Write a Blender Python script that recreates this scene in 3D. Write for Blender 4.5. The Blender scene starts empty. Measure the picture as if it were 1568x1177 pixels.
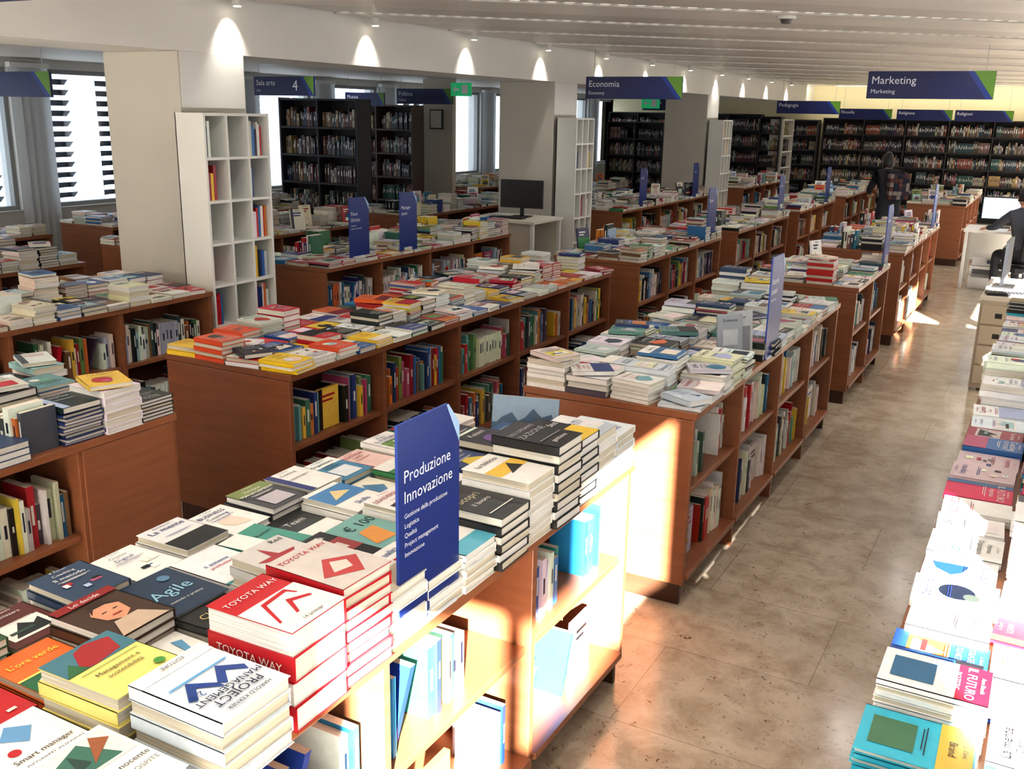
import bpy, math, random
from mathutils import Vector, Matrix
random.seed(23)
R=random
def lin(c):
    return tuple((v/255/12.92 if v/255<=.04045 else ((v/255+.055)/1.055)**2.4) for v in c)
# ------------------------------------------------------------------ materials
def newmat(name):
    m=bpy.data.materials.new(name); m.use_nodes=True
    nt=m.node_tree; b=nt.nodes['Principled BSDF']; return m,nt,b
def N(nt,t,**k):
    n=nt.nodes.new(t)
    for a,v in k.items(): setattr(n,a,v)
    return n
def attr_mat(name,rough=.4,scale=(8,8,8),lo=.85,hi=1.08,spec=.5,metal=0,bump=0,coat=0):
    m,nt,b=newmat(name)
    at=N(nt,'ShaderNodeAttribute'); at.attribute_name='Col'
    ge=N(nt,'ShaderNodeNewGeometry'); mp=N(nt,'ShaderNodeMapping'); mp.inputs['Scale'].default_value=scale
    nz=N(nt,'ShaderNodeTexNoise'); nz.inputs['Scale'].default_value=1; nz.inputs['Detail'].default_value=4
    mr=N(nt,'ShaderNodeMapRange'); mr.inputs['From Min'].default_value=.3; mr.inputs['From Max'].default_value=.7
    mr.inputs['To Min'].default_value=lo; mr.inputs['To Max'].default_value=hi
    mx=N(nt,'ShaderNodeMix'); mx.data_type='RGBA'; mx.blend_type='MULTIPLY'; mx.inputs[0].default_value=1
    L=nt.links.new
    L(ge.outputs['Position'],mp.inputs['Vector']); L(mp.outputs[0],nz.inputs['Vector']); L(nz.outputs['Fac'],mr.inputs['Value'])
    L(at.outputs['Color'],mx.inputs[6]); L(mr.outputs[0],mx.inputs[7]); L(mx.outputs[2],b.inputs['Base Color'])
    b.inputs['Roughness'].default_value=rough; b.inputs['Metallic'].default_value=metal
    b.inputs['Specular IOR Level'].default_value=spec; b.inputs['Coat Weight'].default_value=coat
    b.inputs['Coat Roughness'].default_value=.25
    if bump:
        bp=N(nt,'ShaderNodeBump'); bp.inputs['Strength'].default_value=bump; bp.inputs['Distance'].default_value=.01
        L(nz.outputs['Fac'],bp.inputs['Height']); L(bp.outputs[0],b.inputs['Normal'])
    return m
M_cover=attr_mat('book_cover_stock',.36,(30,30,30),.94,1.04)
M_page=attr_mat('page_edges',.85,(6,6,700),.62,1.0,spec=.2)
M_wood=attr_mat('cherry_veneer',.34,(4,4,38),.86,1.08,spec=.45)
M_paint=attr_mat('painted_surface',.55,(1.5,1.5,1.5),.96,1.02)
M_ceil=attr_mat('ceiling_panel_paint',.36,(1.5,1.5,1.5),.92,1.03,spec=.6)
M_plast=attr_mat('plastic',.35,(20,20,20),.96,1.02)
M_cloth=attr_mat('fabric',.9,(60,60,60),.75,1.15,spec=.15,bump=.3)
def emis(name,col,s):
    m,nt,b=newmat(name); b.inputs['Base Color'].default_value=(*lin(col),1)
    b.inputs['Emission Color'].default_value=(*lin(col),1); b.inputs['Emission Strength'].default_value=s
    nz=N(nt,'ShaderNodeTexNoise'); nz.inputs['Scale'].default_value=4
    mr=N(nt,'ShaderNodeMapRange'); mr.inputs['To Min'].default_value=s*.9; mr.inputs['To Max'].default_value=s*1.1
    nt.links.new(nz.outputs['Fac'],mr.inputs['Value']); nt.links.new(mr.outputs[0],b.inputs['Emission Strength'])
    return m
M_lamp=emis('lamp_glow',(255,244,220),14)
M_exit=emis('exit_sign_glow',(30,150,95),.7)
M_screen=emis('screen_glow',(190,210,235),1.4)
def floor_mat():
    m,nt,b=newmat('travertine_tiles'); L=nt.links.new
    ge=N(nt,'ShaderNodeNewGeometry')
    br=N(nt,'ShaderNodeTexBrick'); br.inputs['Scale'].default_value=1
    br.inputs['Brick Width'].default_value=1.15; br.inputs['Row Height'].default_value=.58; br.inputs['Mortar Size'].default_value=.002; br.inputs['Mortar Smooth'].default_value=.6
    br.inputs['Color1'].default_value=(*lin((206,194,175)),1); br.inputs['Color2'].default_value=(*lin((194,182,163)),1); br.inputs['Mortar'].default_value=(*lin((142,130,114)),1)
    L(ge.outputs['Position'],br.inputs['Vector'])
    n1=N(nt,'ShaderNodeTexNoise'); n1.inputs['Scale'].default_value=6; n1.inputs['Detail'].default_value=12; n1.inputs['Distortion'].default_value=.4; n1.inputs['Roughness'].default_value=.7
    L(ge.outputs['Position'],n1.inputs['Vector'])
    r1=N(nt,'ShaderNodeValToRGB'); e=r1.color_ramp.elements; e[0].position=.30; e[0].color=(*lin((190,176,160)),1); e[1].position=.6; e[1].color=(1,1,1,1)
    L(n1.outputs['Fac'],r1.inputs[0])
    mx=N(nt,'ShaderNodeMix'); mx.data_type='RGBA'; mx.blend_type='MULTIPLY'; mx.inputs[0].default_value=.8
    L(br.outputs['Color'],mx.inputs[6]); L(r1.outputs[0],mx.inputs[7])
    n2=N(nt,'ShaderNodeTexNoise'); n2.inputs['Scale'].default_value=30; n2.inputs['Detail'].default_value=8; n2.inputs['Distortion'].default_value=1.8
    L(ge.outputs['Position'],n2.inputs['Vector'])
    r2=N(nt,'ShaderNodeValToRGB'); e=r2.color_ramp.elements; e[0].position=.28; e[0].color=(*lin((135,118,100)),1); e[1].position=.38; e[1].color=(1,1,1,1)
    L(n2.outputs['Fac'],r2.inputs[0])
    m2=N(nt,'ShaderNodeMix'); m2.data_type='RGBA'; m2.blend_type='MULTIPLY'; m2.inputs[0].default_value=.9
    L(mx.outputs[2],m2.inputs[6]); L(r2.outputs[0],m2.inputs[7]); L(m2.outputs[2],b.inputs['Base Color'])
    mr=N(nt,'ShaderNodeMapRange'); mr.inputs['To Min'].default_value=.08; mr.inputs['To Max'].default_value=.28
    L(n1.outputs['Fac'],mr.inputs['Value']); L(mr.outputs[0],b.inputs['Roughness'])
    bp=N(nt,'ShaderNodeBump'); bp.inputs['Strength'].default_value=.05; bp.inputs['Distance'].default_value=.003
    L(r2.outputs[0],bp.inputs['Height']); L(bp.outputs[0],b.inputs['Normal'])
    return m
M_floor=floor_mat()
m,nt,b=newmat('window_glass'); 
M_glass=m
tr=N(nt,'ShaderNodeBsdfTransparent'); gl=N(nt,'ShaderNodeBsdfGlossy'); gl.inputs['Roughness'].default_value=.02
ms=N(nt,'ShaderNodeMixShader'); ms.inputs[0].default_value=.06
tr.inputs[0].default_value=(.9,.95,1,1)
nt.links.new(tr.outputs[0],ms.inputs[1]); nt.links.new(gl.outputs[0],ms.inputs[2]); nt.links.new(ms.outputs[0],nt.nodes['Material Output'].inputs[0])
m,nt,b=newmat('blind_fabric'); M_blind=m
df=N(nt,'ShaderNodeBsdfDiffuse'); tl=N(nt,'ShaderNodeBsdfTranslucent'); ms=N(nt,'ShaderNodeMixShader'); ms.inputs[0].default_value=.4
nz=N(nt,'ShaderNodeTexNoise'); nz.inputs['Scale'].default_value=40; cr=N(nt,'ShaderNodeValToRGB'); cr.color_ramp.elements[0].color=(.6,.63,.65,1); cr.color_ramp.elements[1].color=(.75,.78,.8,1)
nt.links.new(nz.outputs['Fac'],cr.inputs[0]); nt.links.new(cr.outputs[0],df.inputs[0]); nt.links.new(cr.outputs[0],tl.inputs[0])
nt.links.new(df.outputs[0],ms.inputs[1]); nt.links.new(tl.outputs[0],ms.inputs[2]); nt.links.new(ms.outputs[0],nt.nodes['Material Output'].inputs[0])

# ------------------------------------------------------------------ mesh builder
_glyph={}
def glyph(s):
    if s in _glyph: return _glyph[s]
    cu=bpy.data.curves.new('t','FONT'); cu.body=s; cu.size=1; cu.resolution_u=2; cu.align_x='CENTER'; cu.align_y='CENTER'
    ob=bpy.data.objects.new('t',cu); bpy.context.scene.collection.objects.link(ob)
    bpy.context.view_layer.update()
    me=bpy.data.meshes.new_from_object(ob.evaluated_get(bpy.context.evaluated_depsgraph_get()))
    vs=[(v.co.x,v.co.y) for v in me.vertices]; fs=[tuple(p.vertices) for p in me.polygons]
    w=(max(v[0] for v in vs)-min(v[0] for v in vs)) if vs else 1
    bpy.data.objects.remove(ob); bpy.data.curves.remove(cu); bpy.data.meshes.remove(me)
    _glyph[s]=(vs,fs,w); return _glyph[s]
class MB:
    def __init__(s): s.v=[];s.f=[];s.c=[];s.m=[]
    def quad(s,pts,col,mat=0):
        i=len(s.v); s.v+= [tuple(p) for p in pts]; s.f.append(tuple(range(i,i+len(pts)))); s.c.append(lin(col)); s.m.append(mat)
    def hexa(s,p,cols,mats):
        i=len(s.v); s.v+=[tuple(q) for q in p]
        F=[(0,3,2,1),(4,5,6,7),(0,1,5,4),(1,2,6,5),(2,3,7,6),(3,0,4,7)]
        for k,f in enumerate(F):
            s.f.append(tuple(i+a for a in f)); s.c.append(lin(cols[k] if isinstance(cols,list) else cols)); s.m.append(mats[k] if isinstance(mats,list) else mats)
    def box(s,x0,x1,y0,y1,z0,z1,col,mat=0):
        s.hexa([(x0,y0,z0),(x1,y0,z0),(x1,y1,z0),(x0,y1,z0),(x0,y0,z1),(x1,y0,z1),(x1,y1,z1),(x0,y1,z1)],col,mat)
    def rbox(s,cx,cy,z0,sx,sy,sz,ang,cols,mat=0):
        c,sn=math.cos(ang),math.sin(ang); hx,hy=sx/2,sy/2
        q=[(cx+c*a-sn*b,cy+sn*a+c*b) for a,b in ((-hx,-hy),(hx,-hy),(hx,hy),(-hx,hy))]
        s.hexa([(a,b,z0) for a,b in q]+[(a,b,z0+sz) for a,b in q],cols,mat)
    def mbox(s,M,sx,sy,sz,cols,mat=0):
        hx,hy,hz=sx/2,sy/2,sz/2
        s.hexa([M@Vector(p) for p in ((-hx,-hy,-hz),(hx,-hy,-hz),(hx,hy,-hz),(-hx,hy,-hz),(-hx,-hy,hz),(hx,-hy,hz),(hx,hy,hz),(-hx,hy,hz))],cols,mat)
    def obox(s,O,U,Nn,u0,u1,n0,n1,z0,z1,cols,mat=0,lean=0):
        def P(u,n,z): return (O[0]+U[0]*u+Nn[0]*n,O[1]+U[1]*u+Nn[1]*n,O[2]+z)
        s.hexa([P(u0,n1,z0),P(u1,n1,z0),P(u1,n0,z0),P(u0,n0,z0),P(u0+lean,n1,z1),P(u1+lean,n1,z1),P(u1+lean,n0,z1),P(u0+lean,n0,z1)],cols,mat)
    def cyl(s,p0,p1,r,col,mat=0,seg=12,r2=None):
        p0=Vector(p0);p1=Vector(p1);d=(p1-p0).normalized(); a=d.orthogonal().normalized(); b_=d.cross(a); r2=r if r2 is None else r2
        i=len(s.v)
        for k in range(seg):
            t=2*math.pi*k/seg; o=a*math.cos(t)+b_*math.sin(t); s.v.append(tuple(p0+o*r)); s.v.append(tuple(p1+o*r2))
        for k in range(seg):
            k2=(k+1)%seg; s.f.append((i+2*k,i+2*k2,i+2*k2+1,i+2*k+1)); s.c.append(lin(col)); s.m.append(mat)
        s.f.append(tuple(i+2*k for k in range(seg))[::-1]); s.c.append(lin(col)); s.m.append(mat)
        s.f.append(tuple(i+2*k+1 for k in range(seg))); s.c.append(lin(col)); s.m.append(mat)
    def text(s,t,O,U,V,size,col,mat=0,maxw=None):
        vs,fs,w=glyph(t); 
        if maxw and w*size>maxw: size=maxw/w
        i=len(s.v); U=Vector(U);V=Vector(V);O=Vector(O)
        for a,b_ in vs: s.v.append(tuple(O+U*(a*size)+V*(b_*size)))
        cl=lin(col)
        for f in fs: s.f.append(tuple(i+k for k in f)); s.c.append(cl); s.m.append(mat)
    def build(s,name,mats,bevel=0,parent=None,smooth=False):
        me=bpy.data.meshes.new(name); me.from_pydata(s.v,[],s.f); 
        at=me.color_attributes.new('Col','FLOAT_COLOR','CORNER')
        buf=[]
        for f,c in zip(s.f,s.c): buf.extend((c[0],c[1],c[2],1)*len(f))
        at.data.foreach_set('color',buf)
        for m_ in mats: me.materials.append(m_)
        me.polygons.foreach_set('material_index',s.m)
        if smooth: me.polygons.foreach_set('use_smooth',[True]*len(s.f))
        me.update()
        ob=bpy.data.objects.new(name,me); bpy.context.scene.collection.objects.link(ob)
        if bevel:
            bv=ob.modifiers.new('bevel','BEVEL'); bv.width=bevel; bv.segments=2; bv.limit_method='ANGLE'
        if parent: ob.parent=parent
        return ob
BK=[M_cover,M_page]
# ------------------------------------------------------------------ books
PAL=[((232,230,224),30),((220,212,192),12),((178,36,42),7),((130,30,38),4),((34,56,110),6),((50,110,155),6),((26,28,32),10),((66,70,78),6),((224,192,70),4),((205,115,55),4),((60,118,84),3),((105,158,154),4),((170,190,205),7),((120,88,66),4),((176,80,110),2),((120,140,84),2),((188,186,180),6)]
PC=[p[0] for p in PAL]; PW=[p[1] for p in PAL]
def rc(pal=None):
    c=R.choices(PC,PW)[0] if not pal else R.choice(pal)
    return tuple(max(5,min(250,int(v+R.uniform(-12,12)))) for v in c)
def lum(c): return .3*c[0]+.6*c[1]+.1*c[2]
WORDS=["STRATEGIA","Economia","IL FUTURO","LEADERSHIP","Vendere","LEAN","FINANZA","Coaching","BUSINESS","Digital","STARTUP","Lavoro","Il metodo","Capitale","MANAGEMENT","Brand","Social","Impresa","Organizzare","POTERE","La mente","Crescita","DATI","Storia"]
AUTH=["M. Rossi","Anna Bianchi","G. Verdi","L. Conti","P. Ferrari","S. Greco"]
def rand_art(cover,near):
    dark=lum(cover)<120; tc=(225,225,220) if dark else R.choice([(20,20,25),(25,45,120),(160,30,40),(30,30,35)])
    a=[]; k=R.random(); c2=rc(); 
    if k<.22: a.append(('r',-.5,.5,-.5,R.uniform(-.25,.1),c2))
    elif k<.42: a.append(('r',-.38,.38,-.35,.1,c2)); a.append(('p',((-.3,-.3),(0,.05),(.15,-.1),(.3,.0),(.3,-.3)),rc())); a.append(('r',-.3,.1,-.2,-.14,rc()))
    elif k<.5: a.append(('c',R.uniform(-.1,.1),R.uniform(-.2,0),R.uniform(.03,.045),c2)); a.append(('c',R.uniform(-.2,.2),R.uniform(-.3,-.1),.02,rc()))
    elif k<.68:
        for _ in range(5):
            u=R.uniform(-.35,.25);v=R.uniform(-.4,.0); a.append(('r',u,u+R.uniform(.06,.2),v,v+R.uniform(.04,.12),rc()))
    elif k<.78: a.append(('p',tuple((R.uniform(.15,.42)*math.cos(t*1.05),-.1+R.uniform(.12,.33)*math.sin(t*1.05)) for t in range(6)),c2))
    elif k<.87: a.append(('r',-.5,.5,.2,.5,c2)); a.append(('r',-.3,.3,-.4,0,rc())); tc=(235,235,230) if lum(c2)<130 else (20,20,25)
    else: a.append(('r',-.5,-.3,-.5,.5,c2))
    if near:
        a.append(('t',R.choice(WORDS),0,.32,R.uniform(.016,.034),tc)); 
        if R.random()<.6: a.append(('t',R.choice(WORDS),0,.19,R.uniform(.014,.026),tc))
        a.append(('t',R.choice(AUTH),0,.43,.012,tc)); a.append(('r',-.3,.3,.085,.095,tc)); a.append(('r',-.25,.2,.055,.065,tc))
    else:
        a.append(('r',-.35,R.uniform(.1,.38),.28,.34,tc)); a.append(('r',-.35,R.uniform(-.1,.3),.17,.22,tc))
        if R.random()<.5: a.append(('r',-.2,.2,.42,.44,tc))
    return a
def put_art(mb,O,U,V,W,L,art,e=.0005):
    Nn=Vector(U).cross(Vector(V)); O=Vector(O);U=Vector(U);V=Vector(V); k=1
    for a in art:
        off=O+Nn*(e*k); k+=1
        if a[0]=='r':
            _,u0,u1,v0,v1,c=a; mb.quad([off+U*(u*W)+V*(v*L) for u,v in ((u0,v0),(u1,v0),(u1,v1),(u0,v1))],c)
        elif a[0]=='c':
            _,u,v,r,c=a; mb.quad([off+U*(u*W+r*math.cos(t*math.pi/8))+V*(v*L+r*math.sin(t*math.pi/8)) for t in range(16)],c)
        elif a[0]=='p':
            _,pts,c=a; mb.quad([off+U*(u*W)+V*(v*L) for u,v in pts],c)
        elif a[0]=='t':
            _,t,u,v,sz,c=a; mb.text(t,off+U*(u*W)+V*(v*L),U,V,sz,c,0,W*.9)
def flat_book(mb,cx,cy,z,L,W,T,ang,cover,lod=1,pg=None,flip=False):
    pg=pg or R.choice([(228,224,212),(236,234,228),(216,208,188)])
    if lod==0:
        t=.0015
        mb.rbox(cx,cy,z,L,W,t,ang,cover); mb.rbox(cx,cy,z+T-t-.0004,L,W,t,ang,cover)
        s_=-1 if not flip else 1
        c,sn=math.cos(ang),math.sin(ang); oy=s_*(W/2-.001)
        mb.rbox(cx-sn*oy,cy+c*oy,z,L,.002,T-.0004,ang,cover)
        mb.rbox(cx,cy,z+t,L-.007,W-.007,T-2*t,ang,pg,1)
    else:
        t=min(.003,T*.2); mb.rbox(cx,cy,z,L-.005,W-.005,T-t,ang,pg,1); mb.rbox(cx,cy,z+T-t,L,W,t-.0003,ang,cover)
        if R.random()<.5: mb.rbox(cx,cy-W/2+.002,z,L,.003,T-.001,ang,cover)
def stack(mb,cx,cy,z,L,W,n,T,cover,art,lod=1,jit=.006,ang=0,flip=False,same=True,topflip=False):
    for k in range(n):
        a=ang+R.uniform(-.03,.03)*(jit/.006); jx=R.uniform(-jit,jit);jy=R.uniform(-jit,jit)
        cv=cover if (same or k==n-1) else rc()
        if k==n-1: a=ang; jx=jy=0
        flat_book(mb,cx+jx,cy+jy,z,L,W,T,a,cv,lod,flip=(k%2==1 and lod==0)); z+=T
    U=Vector((-math.sin(ang),math.cos(ang),0)); V=Vector((-math.cos(ang),-math.sin(ang),0))
    if topflip: U=-U;V=-V
    put_art(mb,(cx,cy,z),U,V,W,L,art)
    return z
def stand_book(mb,cx,cy,z,L,W,T,yaw,tilt,cover,art):
    M=Matrix.Translation((cx,cy,z))@Matrix.Rotation(yaw,4,'Z')@Matrix.Rotation(-tilt,4,'X')@Matrix.Translation((0,0,L/2))
    mb.mbox(M,W,T,L,cover); mb.mbox(M,W-.004,T-.004,L+.001,(235,230,220),1)
    O=M@Vector((0,-T/2,0)); Rm=M.to_3x3(); put_art(mb,O,Rm@Vector((1,0,0)),Rm@Vector((0,0,1)),W,L,art)
    B=Matrix.Translation((cx,cy,z))@Matrix.Rotation(yaw,4,'Z'); mb.mbox(B@Matrix.Translation((0,.03,.004)),.08,.08,.006,(190,195,200))
def shelf_row(mb,O,U,Nn,length,hmax,fill=.85,far=False,pal=None,rec=.05,leanp=.07):
    u=R.uniform(.005,.03)
    while u<length-.05:
        r=R.random()
        if r<fill:
            run=R.randint(3,10) if fill>.4 else R.randint(1,3); c=rc(pal); h=R.uniform(.62,.9)*hmax; d=R.uniform(.13,.17)
            ser=R.random()<.3
            for _ in range(run):
                th=R.uniform(.012,.036)*(1.3 if far else 1)
                if u+th>length-.01: break
                if not ser: c=rc(pal); h=R.uniform(.58,.93)*hmax; 
                n1=-rec-R.uniform(0,.03); pg=(232,226,212)
                mb.obox(O,U,Nn,u,u+th-.001,n1-d,n1,0,h,[pg,pg,c,c,pg,c],[1,1,0,0,1,0])
                lc=(225,225,220) if lum(c)<130 else (40,40,60)
                if th>.018:
                    z0=h*R.uniform(.35,.5); z1=h*R.uniform(.6,.85); w=th*.32
                    P=lambda uu,zz:(O[0]+U[0]*uu+Nn[0]*(n1+.0008),O[1]+U[1]*uu+Nn[1]*(n1+.0008),O[2]+zz)
                    mb.quad([P(u+w,z0),P(u+th-w,z0),P(u+th-w,z1),P(u+w,z1)],lc)
                u+=th
        elif r<fill+leanp and not far:
            th=R.uniform(.012,.025); c=rc(pal); ln=R.uniform(.04,.09)
            if u+th+ln<length: 
                mb.obox(O,U,Nn,u,u+th,-rec-.17,-rec-.02,0,.75*hmax,[c,(230,226,212),c,c,c,c],[0,1,0,0,0,0],lean=ln); u+=th+.012
                if R.random()<.4: u+=ln
            else: u+=.05
        elif r<fill+leanp+.06 and not far and length-u>.2:
            c=rc(pal); w=R.uniform(.14,.17); h=.8*hmax
            mb.obox(O,U,Nn,u+.01,u+.01+w,-rec-.05,-rec-.03,0,h,c,0)
            Ov=Vector(O)+Vector(U)*(u+.01+w/2)+Vector(Nn)*(-rec-.03)+Vector((0,0,h/2)); put_art(mb,Ov,U,(0,0,1),w,h,rand_art(c,False)); u+=w+.03
        else: u+=R.uniform(.03,.1)
# ------------------------------------------------------------------ display tables
WC=(142,90,60)
def table(x0,x1,y0,y1,n,near=False,east=True,west=False,closed=(),wood=WC,hscale=1.0,generic=True,pal=None,fill=.8,spal=None,ovr=None,up=.025,leanp=.07,extra=None,loose=.18):
    mb=MB(); H=.9; t=.028; L=y1-y0
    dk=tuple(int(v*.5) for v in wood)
    mb.box(x0,x1,y0,y1,H-.032,H,wood,0)
    mb.box(x0+.012,x1-.012,y0,y0+t,.10,H-.034,wood,0); mb.box(x0+.012,x1-.012,y1-t,y1,.10,H-.034,wood,0)
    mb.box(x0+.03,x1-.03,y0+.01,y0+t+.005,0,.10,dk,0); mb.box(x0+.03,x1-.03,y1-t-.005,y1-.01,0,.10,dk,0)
    xm=(x0+x1)/2; mb.box(xm-.01,xm+.01,y0+t,y1-t,.1,H-.034,wood,0)
    st=L/n
    for k in range(1,n): mb.box(x0+.012,x1-.012,y0+k*st-t/2,y0+k*st+t/2,0,H-.034,wood,0)
    for k in range(n):
        a=y0+k*st+t/2+(t/2 if k==0 else 0); b_=y0+(k+1)*st-t/2-(t/2 if k==n-1 else 0)
        mb.box(x0+.0,x1-.0,a,b_,.12,.145,wood,0); mb.box(x0+.03,x1-.03,a,b_,.505,.53,wood,0)
        if k in closed: mb.box(x1-.02,x1-.004,a-.01,b_+.01,.05,H-.034,wood,0)
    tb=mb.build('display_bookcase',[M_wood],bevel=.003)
    bb=MB()
    for k in range(n):
        a=y0+k*st+t+.005; ln=st-2*t
        if east and k not in closed:
            shelf_row(bb,(x1,a,.5305),(0,1,0),(1,0,0),ln,.265,fill,pal=spal or pal,rec=.06,leanp=leanp); shelf_row(bb,(x1,a,.1455),(0,1,0),(1,0,0),ln,.28,fill-.15,pal=spal or pal,rec=.05,leanp=leanp)
        if west: shelf_row(bb,(x0,a,.5305),(0,1,0),(-1,0,0),ln,.26,fill,pal=pal,rec=.06); shelf_row(bb,(x0,a,.1455),(0,1,0),(-1,0,0),ln,.28,fill-.1,pal=pal,rec=.06)
    if generic: top_books(bb,x0,x1,y0,y1,H,near,hscale,pal,ovr,up,loose)
    if extra: extra(bb)
    bb.build('books',BK,parent=tb)
    return tb
def top_books(bb,x0,x1,y0,y1,H,near,hscale=1,pal=None,ovr=None,up=.025,loose=.18):
    cols=4; pitch=(x1-x0+.01)/cols
    for ci in range(cols):
        y=y0+R.uniform(-.005,.03)
        base=R.choice([.03,.05,.08])
        while y<y1-.1:
            W=R.uniform(.13,.175); 
            if y+W>y1+.02: break
            cy=y+W/2
            cx=x0+pitch*(ci+.5)+R.uniform(-.008,.008); L=R.uniform(.185,.207)
            c=rc(pal); T=R.uniform(.010,.032)
            ov=ovr(ci,cy) if ovr else None
            if ov=='skip': y+=.05; continue
            if ov: c=ov
            if R.random()<.35: base=R.choice([.015,.02,.03,.05,.07,.1,.13])
            hh=base*R.uniform(.6,1.5)*hscale
            n=max(1,min(9,int(hh/T)))
            q=R.random(); ang=0 if q<.4 else (R.uniform(-.07,.07) if q<.82 or loose<.1 else R.uniform(-.22,.22))
            r=R.random()
            if r<up :
                stand_book(bb,cx,cy,H+.001,R.uniform(.19,.23),R.uniform(.13,.16),.02,R.choice([.3,.6,1.2]),.2,c,rand_art(c,near))
            elif r<up+.03 and not ovr:
                shelf_row(bb,(cx-.09,cy-.07,H+.001),(1,0,0),(0,-1,0),.19,.22,1,rec=-.02)
            else:
                z=stack(bb,cx,cy,H+.0005,L,W,n,T,c,rand_art(c,near),0 if near else 1,ang=ang,same=R.random()<.7,topflip=R.random()<.4,jit=R.choice([.003,.006,.01]))
                if R.random()<loose:
                    c=rc(pal); T2=R.uniform(.01,.025); stack(bb,cx+R.uniform(-.02,.02),cy+R.uniform(-.02,.02),z+.005,L*.95,W*.95,1,T2,c,rand_art(c,near),0 if near else 1,ang=R.uniform(-.6,.6))
            y+=W+R.uniform(.002,.016)
XT=(-2.03,-1.2); XM=(-3.86,-3.03); XL=(-5.78,-4.95)
CW=[(232,230,224)]*6+[(222,214,196)]*3+[(50,110,155),(34,56,110),(26,28,32),(66,70,78),(178,36,42),(170,190,205),(105,150,130),(224,192,70),(180,182,180),(190,200,205)]
def ov2(ci,cy):
    if ci==3 and 4.66<cy<4.94: return 'skip'
    if cy<4.3: return [(228,226,220),(222,220,212),(206,212,216),(232,230,224)][(ci+int(cy*7))%4]
def ex2(bb):
    stand_book(bb,-1.33,4.72,.901,.26,.15,.008,.9,.12,(140,144,148),[('r',-.5,.5,-.5,-.2,(110,116,122)),('t',"Economia",0,.38,.022,(50,50,56)),('r',-.3,.3,-.1,.2,(170,172,172))])
    stand_book(bb,-1.31,4.83,.901,.26,.15,.008,.9,.12,(170,172,170),[('r',-.4,.4,-.3,.2,(120,122,126)),('t',"Review",0,.38,.022,(60,60,66))])
T2=table(*XT,3.83,6.87,4,near=True,pal=CW,up=.0,ovr=ov2,extra=ex2)
T3=table(*XT,7.55,9.05,2,pal=CW); T4=table(*XT,9.9,12.85,4)
table(*XT,16.2,19.2,4)
table(*XM,.43,2.70,5,near=True,closed=(4,),up=.0)
HOT=[(190,34,42),(232,230,224),(228,192,60),(212,110,50),(50,105,165),(34,56,115),(26,28,32),(232,230,224),(170,44,60),(225,215,198),(232,230,224),(200,200,196)]
def hotend(ci,cy):
    if cy<3.95: return [(200,34,40),(34,80,150),(232,196,40),(228,224,218),(214,80,40),(190,30,40)][(ci*2+int(cy*6))%6]
    return None
table(*XM,3.39,7.2,5,near=True,pal=HOT,spal=PC,ovr=hotend,up=.01,wood=(126,76,50))
M2=table(*XM,7.8,10.1,3); M3=table(*XM,10.7,13.0,3); M4=table(*XM,13.6,15.9,3); table(*XM,16.8,19.8,4)
table(*XL,.3,4.8,6); L2=table(*XL,6.0,9.0,4); L3=table(*XL,12.0,15.6,5,hscale=1.3); table(*XL,17.6,20.6,4,hscale=1.3)
for (xa,ya) in ((-7.55,2.2),(-7.55,6.0),(-7.55,9.8),(-7.55,13.6),(-7.55,18.9),(-9.3,3.2),(-9.3,6.9),(-9.3,14.4)):
    table(xa,xa+.83,ya,ya+3.0,4,hscale=1.3,up=.06)
RP=[(236,236,232)]*6+[(225,232,238),(40,66,125),(60,165,190),(30,32,36),(225,225,222)]
def rov(ci,cy):
    if ci>1: return None
    for a,b_,c in ((1.2,1.62,(32,32,34)),(1.62,1.85,(60,180,205)),(1.85,2.1,(238,238,236)),(2.1,2.28,(35,80,160)),(2.28,2.42,(236,236,236)),(2.42,2.58,(190,36,56)),(2.58,3.3,(240,240,238)),(3.3,3.6,(205,36,90)),(3.6,3.8,(200,180,185)),(3.8,4.0,(50,100,160)),(4.0,4.2,(150,60,80))):
        if a<=cy<b_: return c
table(-.19,.63,1.2,7.2,8,near=True,east=False,west=True,pal=RP,ovr=rov,up=0,loose=.04)
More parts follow.
